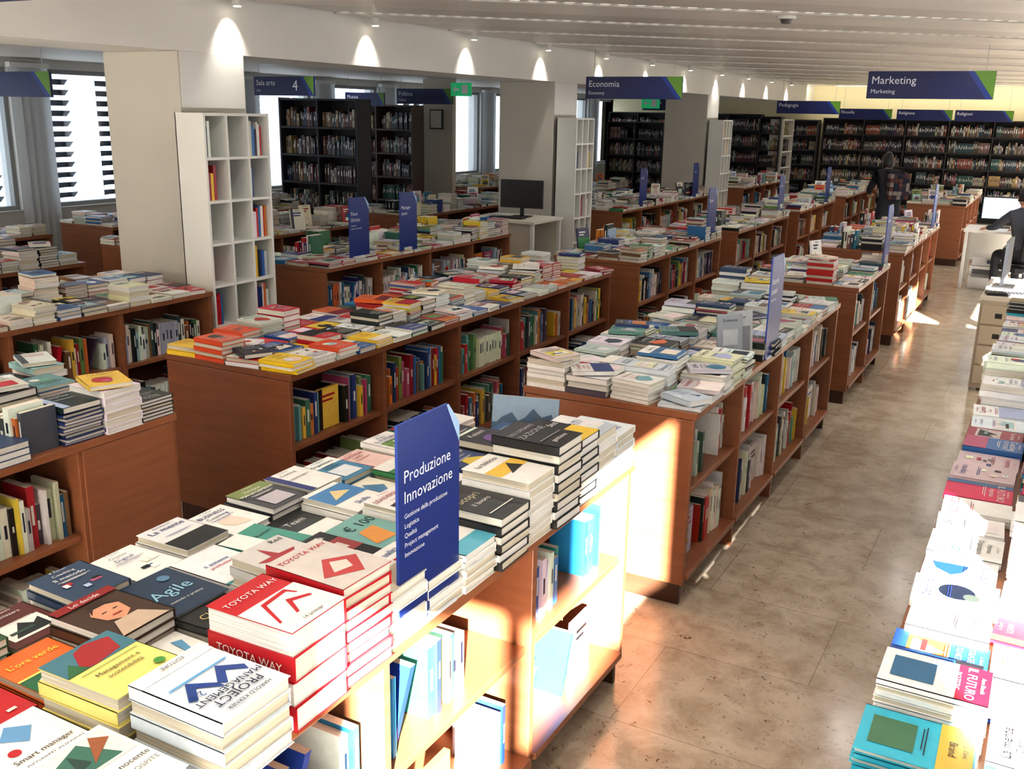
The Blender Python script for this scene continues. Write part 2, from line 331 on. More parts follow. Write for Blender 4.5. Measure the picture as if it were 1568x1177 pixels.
def t1():
    tb=table(*XT,.14,3.14,4,near=True,generic=False,fill=.3,leanp=.3,pal=[(232,230,226),(50,125,180),(60,140,120),(228,200,80),(200,200,200),(40,70,140),(225,225,225),(232,232,228)])
    mb=MB(); z0=.9005
    K=(24,24,28); Wt=(232,231,226); Bl=(36,70,140); Rd=(184,32,42)
    S=[]
    def add(x,y,n,T,c,art,L=.212,W=.155,ang=0,fl=False): S.append((x,y,n,T,c,art,L,W,ang,fl))
    E=-1.31;C=-1.535;B=-1.755;A=-1.965
    add(E,.45,3,.03,Wt,rand_art(Wt,True)); add(E,.62,2,.03,K,rand_art(K,True)); add(E,.79,3,.02,(60,90,70),rand_art(Bl,True))
    add(-1.33,.965,3,.024,Wt,[('r',-.45,.45,.02,.46,(222,222,212)),('p',((-.4,.05),(.3,.05),(.1,.42),(-.3,.3)),(60,110,95)),('p',((0,.1),(.4,.3),(.25,.42)),(150,90,55)),('p',((-.2,.1),(-.1,.35),(.0,.15)),(40,70,60)),('t',"modello innocente",0,-.1,.022,K),('t',"SCALZARE L'OSPITE",0,-.22,.018,(120,120,125)),('t',"Carlo Neri",0,-.4,.012,K)],.235,.165)
    add(-1.283,1.175,5,.03,(214,224,230),[('r',-.5,.5,-.5,-.34,(228,228,228)),('p',((-.42,.06),(-.22,-.12),(-.16,-.06),(-.38,.14)),Bl),('p',((-.22,-.12),(0,.08),(-.06,.15),(-.24,-.02)),Bl),('p',((0,.08),(.2,-.12),(.24,-.04),(-.0,.17)),Bl),('p',((.2,-.12),(.42,.1),(.34,.14),(.18,-.02)),Bl),('r',-.4,.4,-.14,-.12,(90,160,210)),('t',"PROJECT",0,.3,.03,(20,30,60)),('t',"MANAGEMENT",0,.2,.026,(20,30,60)),('t',"2.0",.3,.1,.026,Bl),('t',"HAROLD KERNER",0,.42,.014,K),('t',"EDITORE",0,-.42,.014,K)],.24,.18,0,True)
    toy=[('r',-.5,.5,-.5,.12,Wt),('p',((-.4,-.3),(-.36,-.3),(-.15,.02),(.25,.05),(.3,-.04),(.33,-.04),(.28,.1),(-.18,.07)),Rd),('p',((-.1,-.3),(-.05,-.3),(.1,-.12),(.35,-.2),(.36,-.16),(.08,-.05)),Rd),('t',"TOYOTA WAY",0,.3,.026,Wt),('t',"14 principi",0,-.42,.014,K)]
    add(-1.29,1.372,4,.056,Rd,toy,.225,.17,.02)
    add(-1.30,1.553,9,.026,Rd,[('r',-.5,.5,-.5,.5,(200,194,188)),('p',((-.4,-.2),(0,.1),(.4,-.1),(.1,-.4)),(180,70,70)),('p',((-.2,-.2),(0,0),(.2,-.1),(.1,-.25)),(210,200,190)),('t',"TOYOTA WAY",0,.35,.024,Rd)],.22,.165,-.03)
    add(E,1.72,5,.028,Wt,[('r',-.5,.5,-.5,-.1,(200,190,170)),('t',"Lean",0,.25,.04,K)]); add(E,1.885,4,.025,Wt,[('r',-.5,.5,-.1,.2,Rd),('t',"Qualità",0,.35,.03,Bl)])
    add(-1.30,2.04,5,.022,Wt,[('r',-.5,.5,-.5,-.2,(90,170,190)),('c',0,.1,.04,(60,140,180))])
    add(-1.29,2.2,6,.026,(34,34,36),[('t',"Scopri",0,.2,.04,(200,190,160)),('t',"il lavoro",0,0,.026,Wt),('r',-.4,.4,-.3,-.28,Wt)],.225,.16)
    add(-1.30,2.37,8,.025,Wt,[('r',-.5,.5,-.1,.15,(225,185,60)),('p',((-.2,-.15),(.3,-.1),(.2,.12)),K),('t',"La fabbrica",0,.33,.026,K)],.225,.16)
    add(-1.29,2.535,9,.029,(32,32,34),[('t',"DELL'ORGANIZ",0,.25,.034,(180,180,180)),('t',"ZAZIONE",0,.08,.034,(180,180,180)),('r',-.4,.4,-.2,-.18,(150,150,150)),('t',"gestione",0,-.32,.026,Wt)],.23,.165)
    add(-1.30,2.7,8,.028,(34,34,38),[('r',-.5,.5,-.5,-.05,(228,196,70)),('t',"100 idee",0,.2,.04,Wt)],.22,.16)
    add(-1.30,2.86,7,.028,Wt,[('r',-.5,.5,-.2,.5,(234,234,234)),('t',"DATI",0,.1,.045,Bl),('r',-.5,.5,-.5,-.3,(190,200,210))])
    add(-1.30,3.03,6,.025,(228,234,238),[('c',-.2,.1,.018,Bl),('c',.1,.2,.02,(40,66,110)),('c',.2,-.05,.015,(60,140,190)),('c',0,-.05,.016,(40,66,110)),('t',"Reti",0,-.3,.034,Bl)])
    add(C,.62,2,.03,Bl,rand_art(Bl,True)); add(C,.8,2,.02,Wt,[('p',((-.2,.1),(0,.3),(.25,.22),(.1,.05)),(90,150,190)),('p',((-.3,-.1),(0,.1),(.3,-.1),(0,-.3)),(50,80,120)),('t',"PM EURO",0,-.38,.026,Bl)])
    add(C,.97,2,.024,Wt,[('p',((0,.05),(.22,.25),(0,.42),(-.22,.25)),(100,150,190)),('c',-.25,.0,.012,Rd),('t',"Smart manager",0,-.15,.02,K),('t',"e progetti europei",0,-.27,.018,(80,80,90))])
    add(C,1.155,4,.03,(232,218,130),[('r',-.5,.5,.1,.5,(70,120,135)),('p',((-.3,.12),(-.1,.1),(.3,.15),(.4,.4),(.1,.48),(-.1,.42)),(160,44,48)),('p',((-.5,.1),(-.2,.1),(-.3,.3)),(50,105,65)),('r',-.4,.4,.02,.03,(120,150,80)),('t',"Management e",0,-.08,.018,K),('t',"sostenibilità",0,-.18,.018,K),('c',.3,-.35,.012,(80,150,70))],.222,.17,.03)
    add(C,1.335,2,.018,Wt,[('p',((-.4,-.2),(-.2,.3),(-.3,.35)),(150,90,160)),('p',((-.1,-.3),(0,.35),(-.1,.3)),(220,150,80)),('p',((.1,-.3),(.35,.3),(.2,.35)),(100,155,190)),('t',"Creatività",0,-.4,.018,K)])
    add(C-.02,1.5,3,.02,(44,46,46),[('r',-.5,.5,-.5,-.1,(175,158,132)),('r',-.3,.3,-.4,-.2,(120,80,60)),('t',"Change",0,.2,.034,(200,182,120))],.21,.155,.05)
    add(C,1.675,6,.024,(200,198,194),[('p',((-.1,.4),(0,.12),(.3,.1),(.08,-.08),(.2,-.38),(-.08,-.18),(-.35,-.35),(-.2,-.05),(-.42,.12),(-.15,.12)),(160,46,54)),('t',"Red",.3,.4,.026,K)],.215,.165,-.04)
    add(C,1.85,4,.022,K,[('r',-.5,.5,-.2,.2,(150,60,60)),('r',-.3,.3,-.1,.1,(200,190,180)),('t',"Agenda",0,.35,.03,Wt)])
    add(C,2.02,4,.02,(120,168,162),[('p',((-.4,-.3),(.1,-.35),(.2,.1),(-.2,.1)),(215,150,75)),('t',"€ 100",.1,.25,.05,(40,70,70))],.212,.16,.02)
    add(C,2.195,6,.018,Wt,rand_art(Wt,True)); add(C,2.365,6,.02,Wt,[('t',"Innovare",0,.1,.03,K),('r',-.5,.5,-.5,-.3,(60,60,60))])
    add(C,2.535,5,.026,(40,60,110),rand_art((40,60,110),True)); add(C,2.705,6,.026,(38,38,42),[('c',0,0,.04,(110,70,140)),('t',"Kaizen",0,.35,.034,Wt)])
    add(C,2.87,5,.026,(45,80,125),[('r',-.5,.5,-.1,.1,(110,44,60)),('t',"Logistica",0,.3,.026,Wt)])
    add(B,.8,1,.02,Wt,rand_art(Wt,True)); add(B,.985,2,.02,Rd,rand_art(Rd,True))
    add(B,1.165,2,.02,(218,112,50),[('r',-.5,.5,-.5,-.05,(44,105,70)),('r',-.5,.5,-.05,-.02,(240,220,120)),('t',"Sviluppo",0,-.2,.028,Wt),('t',"L'ora verde",0,.25,.026,(240,216,90))])
    add(B,1.335,4,.022,(70,52,42),[('p',((-.2,-.1),(-.25,.1),(-.1,.26),(.12,.27),(.25,.12),(.2,-.1),(0,-.2)),(205,150,120)),('p',((-.22,.1),(-.1,.3),(.14,.3),(.26,.12),(.1,.2),(-.1,.2)),(50,34,28)),('r',-.12,-.04,.04,.055,(40,30,30)),('r',.06,.14,.04,.055,(40,30,30)),('r',-.07,.08,-.08,-.06,(160,50,50)),('p',((-.4,-.5),(.4,-.5),(.2,-.2),(-.2,-.2)),(190,170,150)),('r',-.5,.5,.36,.5,(140,34,36)),('t',"Lei decide",0,.42,.02,Wt)],.22,.165,.03)
    add(B,1.505,3,.022,(42,62,84),[('t',"Agile",0,.0,.058,(150,195,215)),('t',"metodo e pratica",0,-.25,.014,Wt),('c',.2,.3,.016,(90,130,160))],.22,.165,-.02)
    add(B,1.675,3,.022,(228,228,230),[('t',"il sistema",0,.1,.022,Bl),('t',"produttivo",0,0,.018,Rd),('r',-.5,.5,-.5,-.42,(70,150,150))])
    add(B,1.845,3,.022,(66,145,130),[('r',-.5,.0,-.5,.5,Wt),('t',"Kanban",.2,.2,.02,K)],.21,.16,.1)
    add(B,2.015,2,.022,(44,46,48),[('r',-.5,.5,-.5,0,Wt),('t',"Team",0,.25,.034,Wt)]); add(B,2.185,4,.02,Wt,[('r',-.5,.5,-.1,.4,(70,130,180)),('p',((-.3,0),(0,.3),(.3,.1)),(220,200,150)),('t',"Skills",0,-.3,.03,Bl)])
    add(B,2.36,2,.02,(230,226,210),[('p',((-.3,.0),(0,.35),(.3,.1),(.1,-.1)),(80,130,165)),('t',"Idee",0,-.3,.03,(190,120,50))]); add(B,2.535,3,.02,(66,134,84),[('r',-.5,.5,-.5,-.1,Rd),('r',-.5,.5,.2,.5,Wt)])
    add(B,2.7,3,.02,Wt,rand_art(Wt,True)); add(B,2.87,4,.022,(60,62,70),rand_art(K,True)); 
    for k,(c) in enumerate([Wt,(60,105,80),(55,90,60),(90,44,42),(48,70,96),Wt,(220,220,220),Wt,(60,60,65),Wt,(75,135,170),(225,195,188),Wt,(65,140,115),Wt]):
        add(A,.75+.165*k,R.choice([2,3,3,4]),.02,c,rand_art(c,True),.19,.15,R.uniform(-.05,.05))
    for s in S:
        stack(mb,s[0],s[1],z0,s[6],s[7],s[2],s[3],s[4],s[5],0,jit=.004,ang=s[8],topflip=s[9])
    for k in range(3):
        z=z0+.056*k+.028
        mb.text("TOYOTA WAY",(-1.29,1.372-.0875,z),(1,0,0),(0,0,1),.026,(235,230,225),0)
    stand_book(mb,-1.60,3.03,z0+.001,.20,.25,.012,.25,.18,(70,100,130),[('r',-.5,.5,.0,.5,(140,160,178)),('p',((-.5,-.1),(-.35,.1),(-.2,.2),(-.1,.05),(0,.12),(.12,.3),(.25,.15),(.4,.22),(.5,-.1)),(70,92,115)),('p',((-.5,-.5),(.5,-.5),(.5,-.2),(.3,-.1),(.1,-.25),(-.2,-.15),(-.5,-.3)),(40,56,74))])
    mb.build('book_stacks',BK,parent=tb)
    return tb
T1=t1()
# ------------------------------------------------------------------ standing blue signs
NAVY=(18,44,116); GRN=(120,165,40)
def stand_sign(x,y,lines,parent,w=.26,h=.53,z=.9):
    mb=MB(); t=.004; pts=[(0,0),(w,0),(w,h-.06),(w-.05,h),(0,h)]
    a=[(x+t,y+p,z+q) for p,q in pts]; b_=[(x-t,y+p,z+q) for p,q in pts]
    mb.quad(a,NAVY); mb.quad(b_[::-1],NAVY)
    for i in range(5): j=(i+1)%5; mb.quad([a[i],b_[i],b_[j],a[j]],(40,70,150))
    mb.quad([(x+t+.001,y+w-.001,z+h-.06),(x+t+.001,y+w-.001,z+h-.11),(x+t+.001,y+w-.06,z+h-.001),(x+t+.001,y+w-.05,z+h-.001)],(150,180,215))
    zz=z+h-.13
    for i,l in enumerate(lines):
        sz=.043 if i<2 else .017
        vs,fs,wd=glyph(l); ww=min(wd*sz,w*.86); sz=ww/wd
        mb.text(l,(x+t+.001,y+.022+ww/2,zz),(0,1,0),(0,0,1),sz,(225,230,240)); zz-=.05 if i<1 else (.045 if i==1 else .024)
    mb.box(x-.012,x+.012,y+.02,y+w-.02,z-.0005,z+.008,(200,205,210))
    mb.build('table_category_sign',[M_plast],parent=parent)
stand_sign(-1.212,1.69,["Produzione","Innovazione","Gestione della produzione","Logistica","Qualità","Project management","Innovazione"],T1)
stand_sign(-1.212,4.93,["Risorse","umane","Organizzazione"],T2)
stand_sign(-1.212,8.65,["Finanza"],T3); stand_sign(-1.212,12.0,["Vendite"],T4)
stand_sign(-4.965,6.32,["Fisco","Diritto","tributario","Diritto commerciale"],L2); stand_sign(-4.965,7.02,["Manage-","ment"],L2)
for p in ((-3.045,9.6,"Diritto",M2),(-3.045,12.4,"Lavoro",M3),(-3.045,15.2,"Storia",M4),(-4.965,12.6,"Scuola",L3),(-4.965,14.8,"Lingue",L3)):
    stand_sign(p[0],p[1],[p[2]],p[3])
# ------------------------------------------------------------------ hanging signs
def hang_sign(x,y,z,w,h,t1,t2=None,top=2.85,num=None):
    mb=MB(); t=.012; mb.box(x-w/2,x+w/2,y-t,y+t,z-h/2,z+h/2,(15,28,84))
    f=y-t-.0015; X=x+w/2
    mb.quad([(X-.26*w/1.2,f,z+h/2),(X-.06,f,z-h/2),(X,f,z-h/2),(X,f,z+h/2)],(24,52,130)); mb.quad([(X-.2*w/1.2,f-.001,z+h/2),(X,f-.001,z+h/2),(X,f-.001,z-h/2)],(92,135,40))
    vs,fs,wd=glyph(t1); sz=h*.4; mb.text(t1,(x-w/2+.04+wd*sz/2,f-.001,z+h*.16),(1,0,0),(0,0,1),sz,(225,230,240))
    if t2: vs,fs,wd=glyph(t2); sz=h*.22; mb.text(t2,(x-w/2+.04+wd*sz/2,f-.001,z-h*.24),(1,0,0),(0,0,1),sz,(215,220,235))
    if num: mb.text(num,(X-.36*w/1.2,f-.001,z),(1,0,0),(0,0,1),h*.8,(230,235,245))
    for s in (-1,1): mb.cyl((x+s*w*.42,y,z+h/2),(x+s*w*.42,y,top),.003,(180,180,185),0,6)
    mb.build('hanging_category_sign',[M_plast])
hang_sign(-4.52,11.1,2.42,1.2,.25,"Economia","Economy"); hang_sign(-1.31,11.1,2.46,1.2,.27,"Marketing","Marketing")
hang_sign(-4.5,20.0,2.33,1.2,.24,"Pedagogia"); hang_sign(-3.63,2.22,2.56,1.2,.26,"Diritto","Law")
hang_sign(-8.5,12.7,2.33,1.0,.22,"Politica","Politics",2.6); hang_sign(-7.6,8.6,2.35,.85,.2,"Sala arte","Art",2.6,"4")
hang_sign(-8.6,6.0,2.28,1.2,.22,"Viaggi",None,2.6); hang_sign(-9.0,11.9,2.27,.7,.18,"Musica",None,2.6); hang_sign(-8.2,15.6,2.32,1.0,.2,"Accessori","Tourism",2.6,"4")
hang_sign(-6.75,18.2,2.33,.9,.22,"Psicologia",None,2.6)
for px,tx in ((-3.95,"Filosofia"),(-2.75,"Religione"),(-1.6,"Religioni"),(-.25,"Spiritualità")): hang_sign(px,23.05,2.24,1.1,.22,tx)
def exit_sign(x,y,z,top=2.6):
    mb=MB(); mb.box(x-.16,x+.16,y-.02,y+.02,z-.09,z+.09,(20,140,90),0); f=y-.022
    W=(245,255,250); mb.quad([(x+.02,f,z-.06),(x+.12,f,z-.06),(x+.12,f,z+.06),(x+.02,f,z+.06)],W,1)
    mb.quad([(x-.13,f,z),(x-.08,f,z-.05),(x-.08,f,z-.015),(x-.02,f,z-.015),(x-.02,f,z+.015),(x-.08,f,z+.015),(x-.08,f,z+.05)],W,1)
    mb.cyl((x,y,z+.09),(x,y,top),.006,(200,200,200),1,8); mb.build('exit_sign',[M_exit,M_plast])
exit_sign(-7.55,12.2,2.42); exit_sign(-6.5,16.8,2.33)
# ------------------------------------------------------------------ room
def slab(name,x0,x1,y0,y1,z0,z1,col,mats=None):
    mb=MB(); mb.box(x0,x1,y0,y1,z0,z1,col); return mb.build(name,mats or [M_paint])
XW=-10.3; XE=1.4; YN=24.0; YS=-2.5
WALL=(228,224,216)
slab('floor',XW-.3,XE+.3,YS-.3,YN+.3,-.2,0,(160,140,120),[M_floor])
mb=MB(); ws=[5.9+1.7*k for k in range(-4,11)]; prev=YS
for w in ws:
    if w<YS: continue
    mb.box(XW-.3,XW,prev,w,0,2.6,(205,206,204)); mb.box(XW-.3,XW,w,w+1.3,0,.93,(205,206,204)); mb.box(XW-.3,XW,w,w+1.3,2.5,2.6,(205,206,204)); prev=w+1.3
mb.box(XW-.3,XW,prev,YN,0,2.6,(205,206,204)); mb.build('wall_west',[M_paint])
for i,w in enumerate(ws):
    mb=MB(); F=(150,152,152)
    for a,b_,c,d in ((w+.001,w+.05,.94,2.499),(w+1.25,w+1.299,.94,2.499),(w+.05,w+1.25,.94,.99),(w+.05,w+1.25,2.45,2.499)): mb.box(XW-.14,XW-.06,a,b_,c,d,F,0)
    mb.box(XW-.25,XW+.02,w+.001,w+1.299,.931,.945,(200,200,196),0)
    mb.quad([(XW-.1,w+.05,.99),(XW-.1,w+1.25,.99),(XW-.1,w+1.25,2.45),(XW-.1,w+.05,2.45)],(255,255,255),1)
    mb.build('window_%d'%(i+1),[M_paint,M_glass])
    mb=MB(); y0=w+1.27
    for k in range(5):
        ya=y0+k*.09; mb.quad([(XW+.05,ya,.1),(XW+.10,ya+.086,.1),(XW+.10,ya+.086,2.5),(XW+.05,ya,2.5)],(205,210,212))
    mb.box(XW+.03,XW+.11,y0-.02,y0+.47,2.5,2.55,(220,222,222),1)
    mb.build('vertical_blind',[M_blind,M_paint])
slab('wall_north',XW-.3,XE+.3,YN,YN+.3,0,2.85,(236,226,190))
mb=MB(); mb.box(XW-.3,XE+.3,YS-.3,YS,0,.8,WALL); mb.box(XW-.3,-9.8,YS-.3,YS,.8,2.2,WALL)
for k in range(7): mb.box(-9.8+1.6*k,-9.65+1.6*k,YS-.2,YS-.05,.8,2.2,WALL)
mb.box(XW-.3,.99,YS-.3,YS,2.2,5.5,WALL); mb.box(.99,XE+.3,YS-.3,YS,3.2,5.5,WALL); mb.build('wall_south',[M_paint])  # unseen wall; openings added for daylight fill and a sun patch
mb=MB()
def ew(y0,y1,z0,z1): mb.box(XE,XE+.06,y0,y1,z0,z1,WALL)
ew(YS,YN,0,.9); ew(YS,-1.0,1.9,2.5); ew(YS,-1.0,3.36,5.5); ew(-1.0,-.8,.9,5.5); ew(-.8,.55,2.42,5.5)
ew(.55,5.6,1.9,2.85); ew(5.6,7.2,1.7,2.1); ew(5.6,7.2,2.8,2.85); ew(7.2,YN,1.9,2.85)
for k in range(17):
    yy=.55+1.45*k; 
    if yy<YN: ew(yy,min(yy+.25,YN),.9,1.9)
mb.build('wall_east',[M_paint])  # out of view; openings shaped to place sun patches and let daylight fill in
for i,(a,b_,c,d) in enumerate(((-.8,.55,.9,2.42),(-2.5,-1.0,2.5,3.36),(5.6,7.2,2.1,2.8))):
    mb=MB()
    for q in ((a,a+.03,c,d),(b_-.03,b_,c,d),(a,b_,c,c+.03),(a,b_,d-.03,d)): mb.box(XE+.0,XE+.06,*q,(190,190,190))
    mb.build('window_%d'%(20+i),[M_paint])  # frames round the unseen openings that shape the sun
slab('ceiling_west',XW-.3,-6.0,YS,YN,2.6,2.7,(205,198,188))
slab('ceiling',-5.3,XE+.06,0,YN,2.9,3.0,(70,66,64))
slab('light_block_roof',-5.3,XE+.3,YS-.3,.1,5.5,5.6,WALL)  # roof of an unseen high void, added so low sun reaches the tables
slab('light_block_bulkhead',-5.3,XE+.06,0,.1,3.0,5.5,WALL); slab('light_block_side',-5.4,-5.3,YS,.1,2.9,5.5,WALL)  # added out of view to close the void and block stray sun
mb=MB(); mb.box(-6.0,-5.3,YS,YN,2.47,2.9,(240,238,233)); mb.build('ceiling_beam',[M_paint])
mb=MB(); k_=.84; pitch=1.7
def slatpoly(y0,wd,z0,z1,col,mat):
    xa,xb=-5.28,XE; 
    def yy(x,o): return o+k_*(x+5.3)
    poly=[(xa,yy(xa,y0)),(xb,yy(xb,y0)),(xb,yy(xb,y0+wd)),(xa,yy(xa,y0+wd))]
    def clip(poly,ylim,keepless):
        out=[]
        for i in range(len(poly)):
            p=poly[i];q=poly[(i+1)%len(poly)]; ip=(p[1]<=ylim) if keepless else (p[1]>=ylim); iq=(q[1]<=ylim) if keepless else (q[1]>=ylim)
            if ip: out.append(p)
            if ip!=iq: t=(ylim-p[1])/(q[1]-p[1]); out.append((p[0]+t*(q[0]-p[0]),ylim))
        return out
    poly=clip(poly,YN,True); 
    if len(poly)>2: poly=clip(poly,.1,False)
    if len(poly)<3: return
    mb.quad([(a,b_,z0) for a,b_ in poly][::-1],col,mat); n=len(poly)
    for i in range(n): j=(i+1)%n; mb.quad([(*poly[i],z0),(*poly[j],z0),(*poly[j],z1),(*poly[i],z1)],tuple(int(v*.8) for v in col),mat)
y=-7.0
while y<YN:
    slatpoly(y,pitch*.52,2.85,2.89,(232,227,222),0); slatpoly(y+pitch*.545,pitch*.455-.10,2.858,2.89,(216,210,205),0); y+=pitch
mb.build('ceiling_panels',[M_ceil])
mb=MB(); y=-7.0; al=math.atan(k_)
while y<YN:
    yc=y+pitch-.05; x=-5.2
    while x<XE-.1:
        yy=yc+k_*(x+5.3)
        if 4<yy<YN-.1: mb.rbox(x,yy,2.862,.07,.03,.008,al,(255,250,240),0)
        x+=.1
    y+=pitch
mb.build('ceiling_slot_lamps',[emis('slot_glow',(255,246,230),2.0)])
mb=MB(); mb.cyl((-2.0,7.9,2.85),(-2.0,7.9,2.83),.07,(225,225,220),0,20); mb.cyl((-2.0,7.9,2.83),(-2.0,7.9,2.80),.05,(90,90,90),0,20,.035); mb.build('smoke_detector',[M_plast])
for cy in (4.96,10.62,16.28):
    mb=MB(); mb.box(-6.03,-5.3,cy,cy+.62,0,2.469,(200,195,184)); mb.box(-5.302,-5.296,cy+.01,cy+.61,2.1,2.469,(236,234,230)); mb.build('column',[M_paint],bevel=.006)
def rack(y0,w,cols,x=-5.0,h=2.07):
    mb=MB(); Wc=(230,230,224); d=.26; t=.018; x1=x; x0=x-d; rows=7
    mb.box(x0,x0+.008,y0,y0+w,0.03,h,(165,160,152))
    for k in range(cols+1): yy=y0+(w-t)*k/cols; mb.box(x0,x1,yy,yy+t,0,h,Wc)
    for k in range(rows+1): zz=.04+(h-.04-t)*k/rows; mb.box(x0,x1-.002,y0+.001,y0+w-.001,zz,zz+t,Wc)
    for k in range(rows):
        for c in range(cols):
            zz=.04+(h-.04-t)*k/rows+t; ya=y0+(w-t)*c/cols+t; cw=(w-t)/cols-t
            if R.random()<.6:
                u=.004
                while u<cw-.03 and R.random()<.9:
                    th=R.uniform(.01,.03); cc=rc(HOT); hh=R.uniform(.18,.24); mb.box(x0+.03,x0+.22,ya+u,ya+u+th,zz,zz+hh,cc,1); u+=th+.001
    mb.build('brochure_rack',[M_paint,M_cover])
rack(4.86,.62,3); rack(10.62,.5,3); rack(16.28,.5,3)
for k in range(11):
    yy=5.44+1.6*k
    mb=MB(); mb.cyl((-5.2,yy,2.85),(-5.2,yy,2.79),.035,(225,225,220),0,14); mb.cyl((-5.2,yy,2.792),(-5.2,yy,2.785),.026,(255,250,230),1,14); mb.build('spotlight',[M_plast,M_lamp])
    l=bpy.data.lights.new('spotlight_lamp','SPOT'); l.energy=22; l.spot_size=math.radians(76); l.spot_blend=.9; l.color=(1,.95,.86); l.shadow_soft_size=.02
    o=bpy.data.objects.new('spotlight_lamp',l); bpy.context.scene.collection.objects.link(o); o.location=(-5.2,yy,2.775); o.rotation_euler=(0,math.radians(20),0)
# ------------------------------------------------------------------ tall bookcases
def bookcase(O,U,Nn,w,h,cols,rows,frame=(36,34,36),fill=.95,far=True,pal=None):
    mb=MB(); d=.30; t=.025
    mb.obox(O,U,Nn,0,w,-d,-d+.01,0,h,frame)
    for k in range(cols+1): u=(w-t)*k/cols; mb.obox(O,U,Nn,u,u+t,-d,0,0,h,frame)
    rh=(h-.08-t)/rows
    for k in range(rows+1): z=.08+rh*k; mb.obox(O,U,Nn,0.001,w-.001,-d+.002,-.002,z,z+t,frame)
    mb.obox(O,U,Nn,0.002,w-.002,-.05,-.03,0,.08,frame)
    tb=mb.build('tall_bookcase',[M_paint]); bb=MB()
    for k in range(rows):
        for c in range(cols):
            u=(w-t)*c/cols+t; o=(O[0]+U[0]*u,O[1]+U[1]*u,O[2]+.08+rh*k+t+.001)
            shelf_row(bb,o,U,Nn,(w-t)/cols-t,min(.27,rh-.06),fill,far,pal=pal,rec=.07)
    bb.build('shelved_books',BK,parent=tb)
DP=[(120,98,78),(50,50,58),(96,44,44),(150,142,128),(40,52,80),(76,76,78),(118,62,52),(150,128,92),(44,76,76),(176,170,158),(60,48,42),(30,30,34),(34,36,44),(90,80,70)]
S=(0,-1,0); X_=(1,0,0); Ea=(1,0,0); Y_=(0,1,0)
bookcase((-4.95,23.65,0),X_,S,6.2,2.15,7,6,frame=(30,26,25),pal=DP)
bookcase((-9.3,10.4,0),X_,S,1.3,2.25,2,6,pal=DP); bookcase((-9.9,12.45,0),X_,S,1.35,2.2,2,6,frame=(70,52,42),pal=DP)
bookcase((-9.2,17.9,0),X_,S,.9,2.0,2,6,frame=(130,125,118),pal=DP); bookcase((-9.8,22.6,0),X_,S,3.7,2.2,5,6,pal=DP)
bookcase((-8.1,18.6,0),X_,S,1.2,2.0,2,6,pal=DP)
bookcase((-5.3,21.5,0),Y_,Ea,.9,2.1,1,6,frame=(200,196,188),pal=DP); bookcase((-5.75,17.35,0),X_,S,.4,2.0,1,6,frame=(210,206,198),pal=DP)
bookcase((-5.8,21.4,0),X_,S,.45,2.15,1,6,pal=DP); bookcase((-5.75,23.65,0),X_,S,.7,2.1,1,6,frame=(60,60,62),pal=DP)
slab('wall_partition',-9.0,-8.45,13.4,13.5,0,2.6,(205,196,180))
mb=MB(); mb.box(-8.86,-8.62,13.375,13.399,1.85,2.15,(60,60,60)); mb.box(-8.84,-8.64,13.37,13.376,1.87,2.13,(210,205,190)); mb.build('framed_notice',[M_plast])
# ------------------------------------------------------------------ desks & computers
def monitor(mb,cx,cy,z,w,h,yaw,screen=None):
    def B(lx,ly,lz,sx,sy,sz,col,mat=0):
        M=Matrix.Translation((cx,cy,z))@Matrix.Rotation(yaw,4,'Z')@Matrix.Translation((lx,ly,lz)); mb.mbox(M,sx,sy,sz,col,mat)
    B(0,0,.006,.22,.16,.012,(20,20,22)); B(0,.02,.08,.04,.03,.15,(25,25,27)); B(0,0,.1+h/2,w,.025,h,(22,22,24)); B(0,.025,.1+h/2,w*.6,.03,h*.6,(28,28,30))
    B(0,-.0135,.1+h/2,w-.03,.002,h-.03,(14,15,18) if screen is None else (200,215,235),0 if screen is None else 1)
def desk(x0,x1,y0,y1,h,col,ped=None,panel=None):
    mb=MB(); mb.box(x0,x1,y0,y1,h-.03,h,col)
    for a in (x0+.02,x1-.06):
        for b_ in (y0+.02,y1-.06): mb.box(a,a+.04,b_,b_+.04,0,h-.03,(225,225,222))
    mb.box(x0+.06,x1-.06,y1-.04,y1-.03,.3,h-.03,col)
    if panel: mb.box(x0+.05,x1-.07,y0+.05,y0+.08,.02,h-.031,panel)
    if ped:
        mb.box(x0+.0,x0+.42,y0+.0,y1-.05,.02,h-.031,ped)
        for k in range(4):
            z=.06+k*.165; mb.box(x0+.02,x0+.40,y0-.012,y0,z,z+.15,ped)
            for q in (.12,.26): mb.box(x0+q,x0+q+.05,y0-.014,y0-.011,z+.05,z+.09,(40,38,36))
            for q in (.15,.5,.8): mb.box(x0-.003,x0,y0+q,y0+q+.06,z+.05,z+.09,(60,56,50))
    return mb.build('office_desk',[M_paint],bevel=.002)
desk(-.43,.45,8.57,9.75,.77,(215,206,190),ped=(186,174,152))
mb=MB(); monitor(mb,-.3,9.2,.771,.46,.3,math.radians(88)); mb.build('computer_monitor',[M_plast,M_screen])
def keyboard(cx,cy,z,yaw):
    mb=MB(); M=Matrix.Translation((cx,cy,z+.009))@Matrix.Rotation(yaw,4,'Z'); mb.mbox(M,.42,.14,.018,(28,28,30))
    for r in range(5):
        for c in range(15): mb.mbox(M@Matrix.Translation((-.19+c*.027,-.052+r*.026,.011)),.022,.021,.005,(50,50,54))
    mb.build('keyboard',[M_plast])
keyboard(-.2,8.75,.771,.2)
desk(-1.02,-.05,14.0,14.8,.77,(228,228,226))
mb=MB(); monitor(mb,-.62,14.55,.771,.52,.3,.1,True); mb.build('computer_monitor',[M_plast,M_screen])
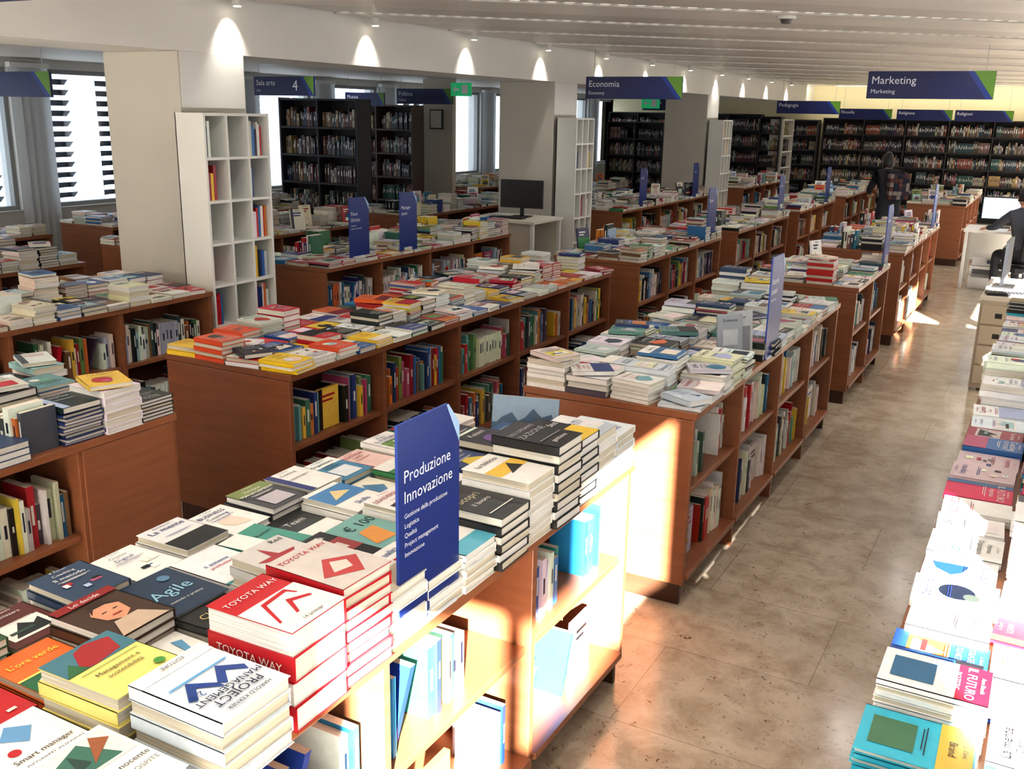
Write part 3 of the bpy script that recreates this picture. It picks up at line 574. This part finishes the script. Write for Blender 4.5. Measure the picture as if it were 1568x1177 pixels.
mb=MB(); mb.box(-.9,-.45,14.1,14.55,0,.30,(205,205,202)); mb.box(-.88,-.47,14.12,14.53,.30,.42,(190,190,190)); mb.box(-.86,-.49,14.02,14.1,.16,.18,(120,120,120)); mb.box(-.86,-.49,14.092,14.1,.2,.26,(70,70,72)); mb.box(-.7,-.5,14.092,14.12,.34,.38,(40,60,80)); mb.build('office_printer',[M_plast],bevel=.01)
desk(-5.95,-5.05,9.7,10.45,.95,(218,212,200),panel=(200,192,176)) 
mb=MB(); monitor(mb,-5.45,10.15,.951,.52,.32,.15); mb.build('computer_monitor',[M_plast,M_screen])
keyboard(-5.5,9.9,.951,.05)
# ------------------------------------------------------------------ people
SKIN=(205,160,135)
def skin(verts,edges,rad,sub=2,root=0):
    me=bpy.data.meshes.new('s'); me.from_pydata(verts,edges,[]); ob=bpy.data.objects.new('s',me); bpy.context.scene.collection.objects.link(ob)
    sk=ob.modifiers.new('k','SKIN'); sk.use_smooth_shade=True
    for i,r in enumerate(rad):
        v=me.skin_vertices[0].data[i]; v.radius=(r if isinstance(r,tuple) else (r,r)); v.use_root=(i==root)
    sb=ob.modifiers.new('b','SUBSURF'); sb.levels=sub; sb.render_levels=sub
    bpy.context.view_layer.update(); m2=bpy.data.meshes.new_from_object(ob.evaluated_get(bpy.context.evaluated_depsgraph_get())); bpy.data.objects.remove(ob); return m2
def flatmat(name,col,rough=.8):
    m,nt,b=newmat(name); nz=N(nt,'ShaderNodeTexNoise'); nz.inputs['Scale'].default_value=30
    cr=N(nt,'ShaderNodeValToRGB'); c=lin(col); cr.color_ramp.elements[0].color=(*[v*.8 for v in c],1); cr.color_ramp.elements[1].color=(*[min(1,v*1.15) for v in c],1)
    nt.links.new(nz.outputs['Fac'],cr.inputs[0]); nt.links.new(cr.outputs[0],b.inputs['Base Color']); b.inputs['Roughness'].default_value=rough; return m
M_skin=flatmat('skin',SKIN,.5); M_hair=flatmat('hair',(24,20,20),.5)
def person(name,J,loc,yaw,top,legs,headyaw=0,shoe=(25,25,25),hairlong=True):
    root=bpy.data.objects.new(name,None); bpy.context.scene.collection.objects.link(root)
    Mw=Matrix.Translation(loc)@Matrix.Rotation(yaw,4,'Z')
    V=[J['pelvis'],J['spine'],J['chest'],J['neck'],J['skull']]; E=[(0,1),(1,2),(2,3),(3,4)]; Rr=[(.15,.12),(.14,.105),(.155,.115),(.055,.055),(.05,.05)]
    for s in 'LR':
        i=len(V); V+=[J['sh'+s],J['el'+s],J['wr'+s]]; E+=[(2,i),(i,i+1),(i+1,i+2)]; Rr+=[(.07,.07),(.05,.05),(.03,.032)]
        i=len(V); V+=[J['hip'+s],J['kn'+s],J['an'+s],J['toe'+s]]; E+=[(0,i),(i,i+1),(i+1,i+2),(i+2,i+3)]; Rr+=[(.095,.095),(.065,.065),(.045,.045),(.04,.03)]
    me=skin(V,E,Rr); mt=[flatmat(name+'_top',top),flatmat(name+'_trousers',legs),M_skin,flatmat(name+'_shoes',shoe,.4)]
    for m_ in mt: me.materials.append(m_)
    pel=Vector(J['pelvis']); neck=Vector(J['neck'])
    segs=[]
    for s in 'LR':
        segs+=[(Vector(J['hip'+s]),Vector(J['kn'+s]),1),(Vector(J['kn'+s]),Vector(J['an'+s]),1),(Vector(J['an'+s]),Vector(J['toe'+s]),3),(Vector(J['sh'+s]),Vector(J['el'+s]),0),(Vector(J['el'+s]),Vector(J['wr'+s]),0)]
    segs+=[(pel,Vector(J['chest']),0),(neck,Vector(J['skull']),2),(Vector(J['chest']),neck,0)]
    for p in me.polygons:
        c=p.center; best=9
        for a,b_,mi in segs:
            ab=b_-a; t=max(0,min(1,(c-a).dot(ab)/ab.length_squared)); d=(c-(a+ab*t)).length
            if d<best: best=d; p.material_index=mi
        p.use_smooth=True
    def put(me_,nm):
        me_.transform(Mw); o=bpy.data.objects.new(nm,me_); bpy.context.scene.collection.objects.link(o); o.parent=root; return o
    put(me,'body')
    for s,sg in (('L',-1),('R',1)):
        w=Vector(J['wr'+s]); d=(w-Vector(J['el'+s])).normalized(); side=d.cross(Vector((0,0,1))).normalized(); dn=Vector((0,0,-1))
        V=[w,w+d*.05,w+d*.085]; E=[(0,1),(1,2)]; Rr=[(.024,.024),(.034,.016),(.034,.014)]
        for k in range(4):
            i=len(V); o=side*(-.03+.02*k); ln=[.062,.078,.074,.056][k] 
            V+=[w+d*.085+o,w+d*(.09+ln*.5)+o*1.1+dn*.006,w+d*(.09+ln)+o*1.1+dn*.02]; E+=[(2,i),(i,i+1),(i+1,i+2)]; Rr+=[(.010,.010),(.009,.009),(.007,.007)]
        i=len(V); th=side*(-sg)*1; V+=[w+d*.03+th*.03,w+d*.065+th*.055+dn*.01,w+d*.09+th*.06+dn*.015]; E+=[(1,i),(i,i+1),(i+1,i+2)]; Rr+=[(.012,.012),(.010,.010),(.008,.008)]
        h=skin(V,E,Rr,1); h.materials.append(M_skin); put(h,'hand_'+s)
    import bmesh
    hc=Vector(J['skull'])+Vector((0,.02,.07)); Hm=Matrix.Translation(hc)@Matrix.Rotation(headyaw,4,'Z')
    def sph(sc,off,mat,nm,fn=None,seg=20):
        b_=bmesh.new(); bmesh.ops.create_uvsphere(b_,u_segments=seg,v_segments=seg-6,radius=1)
        for v in b_.verts:
            if fn: fn(v)
            v.co=Vector((v.co.x*sc[0]+off[0],v.co.y*sc[1]+off[1],v.co.z*sc[2]+off[2]))
        if nm.startswith('hair'):
            bmesh.ops.delete(b_,geom=[v for v in b_.verts if v.co.y>.045 and v.co.z<.045 or v.co.z<(-.13 if hairlong else -.05) ],context='VERTS')
        m_=bpy.data.meshes.new(nm); b_.to_mesh(m_); b_.free(); m_.materials.append(mat)
        for p in m_.polygons: p.use_smooth=True
        m_.transform(Hm); put(m_,nm)
    def jaw(v):
        if v.co.z<0: k=1-.35*(-v.co.z); v.co.x*=k; v.co.y*=(1-.15*(-v.co.z))
    sph((.074,.092,.115),(0,0,0),M_skin,'head',jaw); 
    sph((.083,.1,.122 if not hairlong else .16),(0,-.012,.008 if not hairlong else -.02),M_hair,'hair')
    for e in (-1,1):
        sph((.012,.008,.009),(e*.03,.083,.005),flatmat('eye',(235,235,235),.2),'eye',seg=12); sph((.006,.004,.006),(e*.03,.090,.005),M_hair,'pupil',seg=12); sph((.01,.018,.028),(e*.075,-.005,-.005),M_skin,'ear',seg=12)
    sph((.012,.02,.024),(0,.092,-.02),M_skin,'nose',seg=12); sph((.024,.008,.007),(0,.078,-.058),flatmat('lips',(165,85,80),.4),'mouth',seg=12)
    return root,Mw,put
J=dict(pelvis=(0,-.05,.92),spine=(0,.0,1.1),chest=(0,.09,1.28),neck=(0,.16,1.41),skull=(0,.21,1.46),
 shL=(-.17,.1,1.34),elL=(-.24,.2,1.1),wrL=(-.16,.42,1.04),shR=(.17,.1,1.34),elR=(.23,.22,1.1),wrR=(.14,.43,1.04),
 hipL=(-.09,-.04,.86),knL=(-.1,0,.48),anL=(-.1,-.05,.09),toeL=(-.11,.1,.04),hipR=(.09,-.04,.86),knR=(.11,-.02,.48),anR=(.11,-.08,.09),toeR=(.12,.07,.04))
root,Mw,put=person('standing_customer',J,(-2.2,15.55,0),.45,(20,22,32),(30,32,42))
mb=MB()
for a in range(5):
    for c in range(6):
        col=[(90,60,58),(40,45,60),(130,120,118),(60,50,60)][(a*3+c*2+(a*c)%3)%4]
        bulge=.06*math.sin(math.pi*(a+.5)/5)*math.sin(math.pi*(c+.5)/6)
        mb.box(-.14+a*.056,-.14+(a+1)*.056,-.19-bulge,-.05,1.0+c*.06,1.0+(c+1)*.06,col)
for s in (-1,1): mb.cyl((s*.1,-.06,1.35),(s*.12,.12,1.42),.014,(30,30,35)); mb.cyl((s*.12,.12,1.42),(s*.14,.22,1.25),.014,(30,30,35))
o=mb.build('backpack',[M_cloth],bevel=.004,parent=root); o.data.transform(Mw@Matrix.Translation((.07,0,0)))
J2=dict(pelvis=(0,0,.54),spine=(0,.04,.74),chest=(0,.12,.95),neck=(0,.17,1.1),skull=(0,.2,1.16),
 shL=(-.18,.13,1.02),elL=(-.26,.32,.86),wrL=(-.24,.56,.82),shR=(.18,.13,1.02),elR=(.26,.3,.86),wrR=(.16,.54,.82),
 hipL=(-.1,.04,.52),knL=(-.14,.44,.52),anL=(-.14,.42,.09),toeL=(-.14,.56,.04),hipR=(.1,.04,.52),knR=(.13,.44,.52),anR=(.13,.42,.09),toeR=(.13,.56,.04))
person('seated_shop_assistant',J2,(-.26,13.5,0),.5,(62,66,76),(30,32,40),hairlong=False)
mb=MB(); cx,cy=-.24,13.47
mb.rbox(cx,cy,.36,.46,.44,.06,.5,(35,35,38)); mb.rbox(cx+.12,cy-.22,.52,.40,.04,.42,.5,(35,35,38)); mb.cyl((cx,cy,.1),(cx,cy,.37),.025,(60,60,62)); mb.cyl((cx+.1,cy-.19,.40),(cx+.12,cy-.22,.55),.02,(60,60,62))
for k in range(5):
    t=k*2*math.pi/5; e=(cx+.28*math.cos(t),cy+.28*math.sin(t)); mb.cyl((cx,cy,.12),(*e,.07),.02,(40,40,42)); mb.cyl((e[0]-.015,e[1],.03),(e[0]+.015,e[1],.03),.03,(20,20,22))
mb.build('office_chair',[M_plast],bevel=.004)
# ------------------------------------------------------------------ outside building
mb=MB(); bx=-38; FC=(92,97,103)
mb.box(bx-1,bx-.5,-10,60,-8,30,(24,30,40))
for k in range(88): z=-8+k*.43; mb.box(bx-.5,bx,-10,60,z,z+.2,FC)
for k in range(60):
    y=-10.8+k*1.18; mb.box(bx-.48,bx+.02,y,y+.16,-8,30,FC)
    if k%5==0: mb.box(bx-.48,bx+.03,y-1.1,y,-8,30,(86,94,104))
mb.build('office_building_facade',[M_paint])
# ------------------------------------------------------------------ lights
def light(name,typ,loc,energy,**k):
    l=bpy.data.lights.new(name,typ); l.energy=energy
    rot=k.pop('rot',None)
    for a,v in k.items(): setattr(l,a,v)
    o=bpy.data.objects.new(name,l); bpy.context.scene.collection.objects.link(o); o.location=loc
    if rot is not None: o.rotation_euler=rot
    return o
d=Vector((-1,1.8,-.9)).normalized()
s=light('sun','SUN',(5,-8,8),95,angle=math.radians(.6),color=(1,.985,.96)); s.rotation_euler=d.to_track_quat('-Z','Y').to_euler()
for x in (-4.1,-2.6,-.9):
    for yy in (1.5,4.5,7.5,10.5,13.5,16.5,19.5,22):
        light('ceiling_fill_spot','SPOT',(x,yy,2.83),38,spot_size=math.radians(170),spot_blend=1,shadow_soft_size=.1,color=(1,.99,.97))  # general fill spots added under the ceiling, no fixtures modelled
for x in (-7.0,-9.2):
    for yy in (1.5,5,8.5,11.6,15,18.5,21.8):
        light('ceiling_fill_spot','SPOT',(x,yy,2.58),14,spot_size=math.radians(160),spot_blend=1,shadow_soft_size=.08,color=(1,.97,.94))  # same added fill for the west zone
light('void_fill_light','AREA',(-2.2,-1.2,5.3),150,shape='RECTANGLE',size=4,size_y=2,color=(1,.99,.98))  # unseen area lamp added in the void to brighten the near end
light('cove_light','AREA',(-2.2,23.3,2.8),26,shape='RECTANGLE',size=6.5,size_y=.08,color=(1,.92,.72),rot=(math.radians(60),0,0))
w=bpy.data.worlds.new('World'); bpy.context.scene.world=w; w.use_nodes=True
bg=w.node_tree.nodes['Background']; sky=w.node_tree.nodes.new('ShaderNodeTexSky'); sky.sky_type='HOSEK_WILKIE'
try: sky.sun_direction=(-d).normalized(); sky.turbidity=4
except Exception: pass
mx=w.node_tree.nodes.new('ShaderNodeMix'); mx.data_type='RGBA'; mx.inputs[0].default_value=.7; mx.inputs[7].default_value=(.88,.94,1,1)
w.node_tree.links.new(sky.outputs[0],mx.inputs[6]); w.node_tree.links.new(mx.outputs[2],bg.inputs[0]); bg.inputs[1].default_value=3.4
# ------------------------------------------------------------------ camera
cam=bpy.data.cameras.new('camera'); co=bpy.data.objects.new('camera',cam); bpy.context.scene.collection.objects.link(co)
r=Vector((.87542,.48300,.01831)); u=Vector((-.14398,.22440,.96379)); bk=Vector((.46140,-.84638,.26601))
co.matrix_world=Matrix(((r.x,u.x,bk.x,0),(r.y,u.y,bk.y,0),(r.z,u.z,bk.z,2.1),(0,0,0,1)))
cam.sensor_width=36; cam.lens=34.44; cam.clip_start=.05; cam.clip_end=300
bpy.context.scene.camera=co
vs=bpy.context.scene.view_settings; vs.view_transform='Standard'; vs.look='None'; vs.exposure=.0; vs.gamma=.88
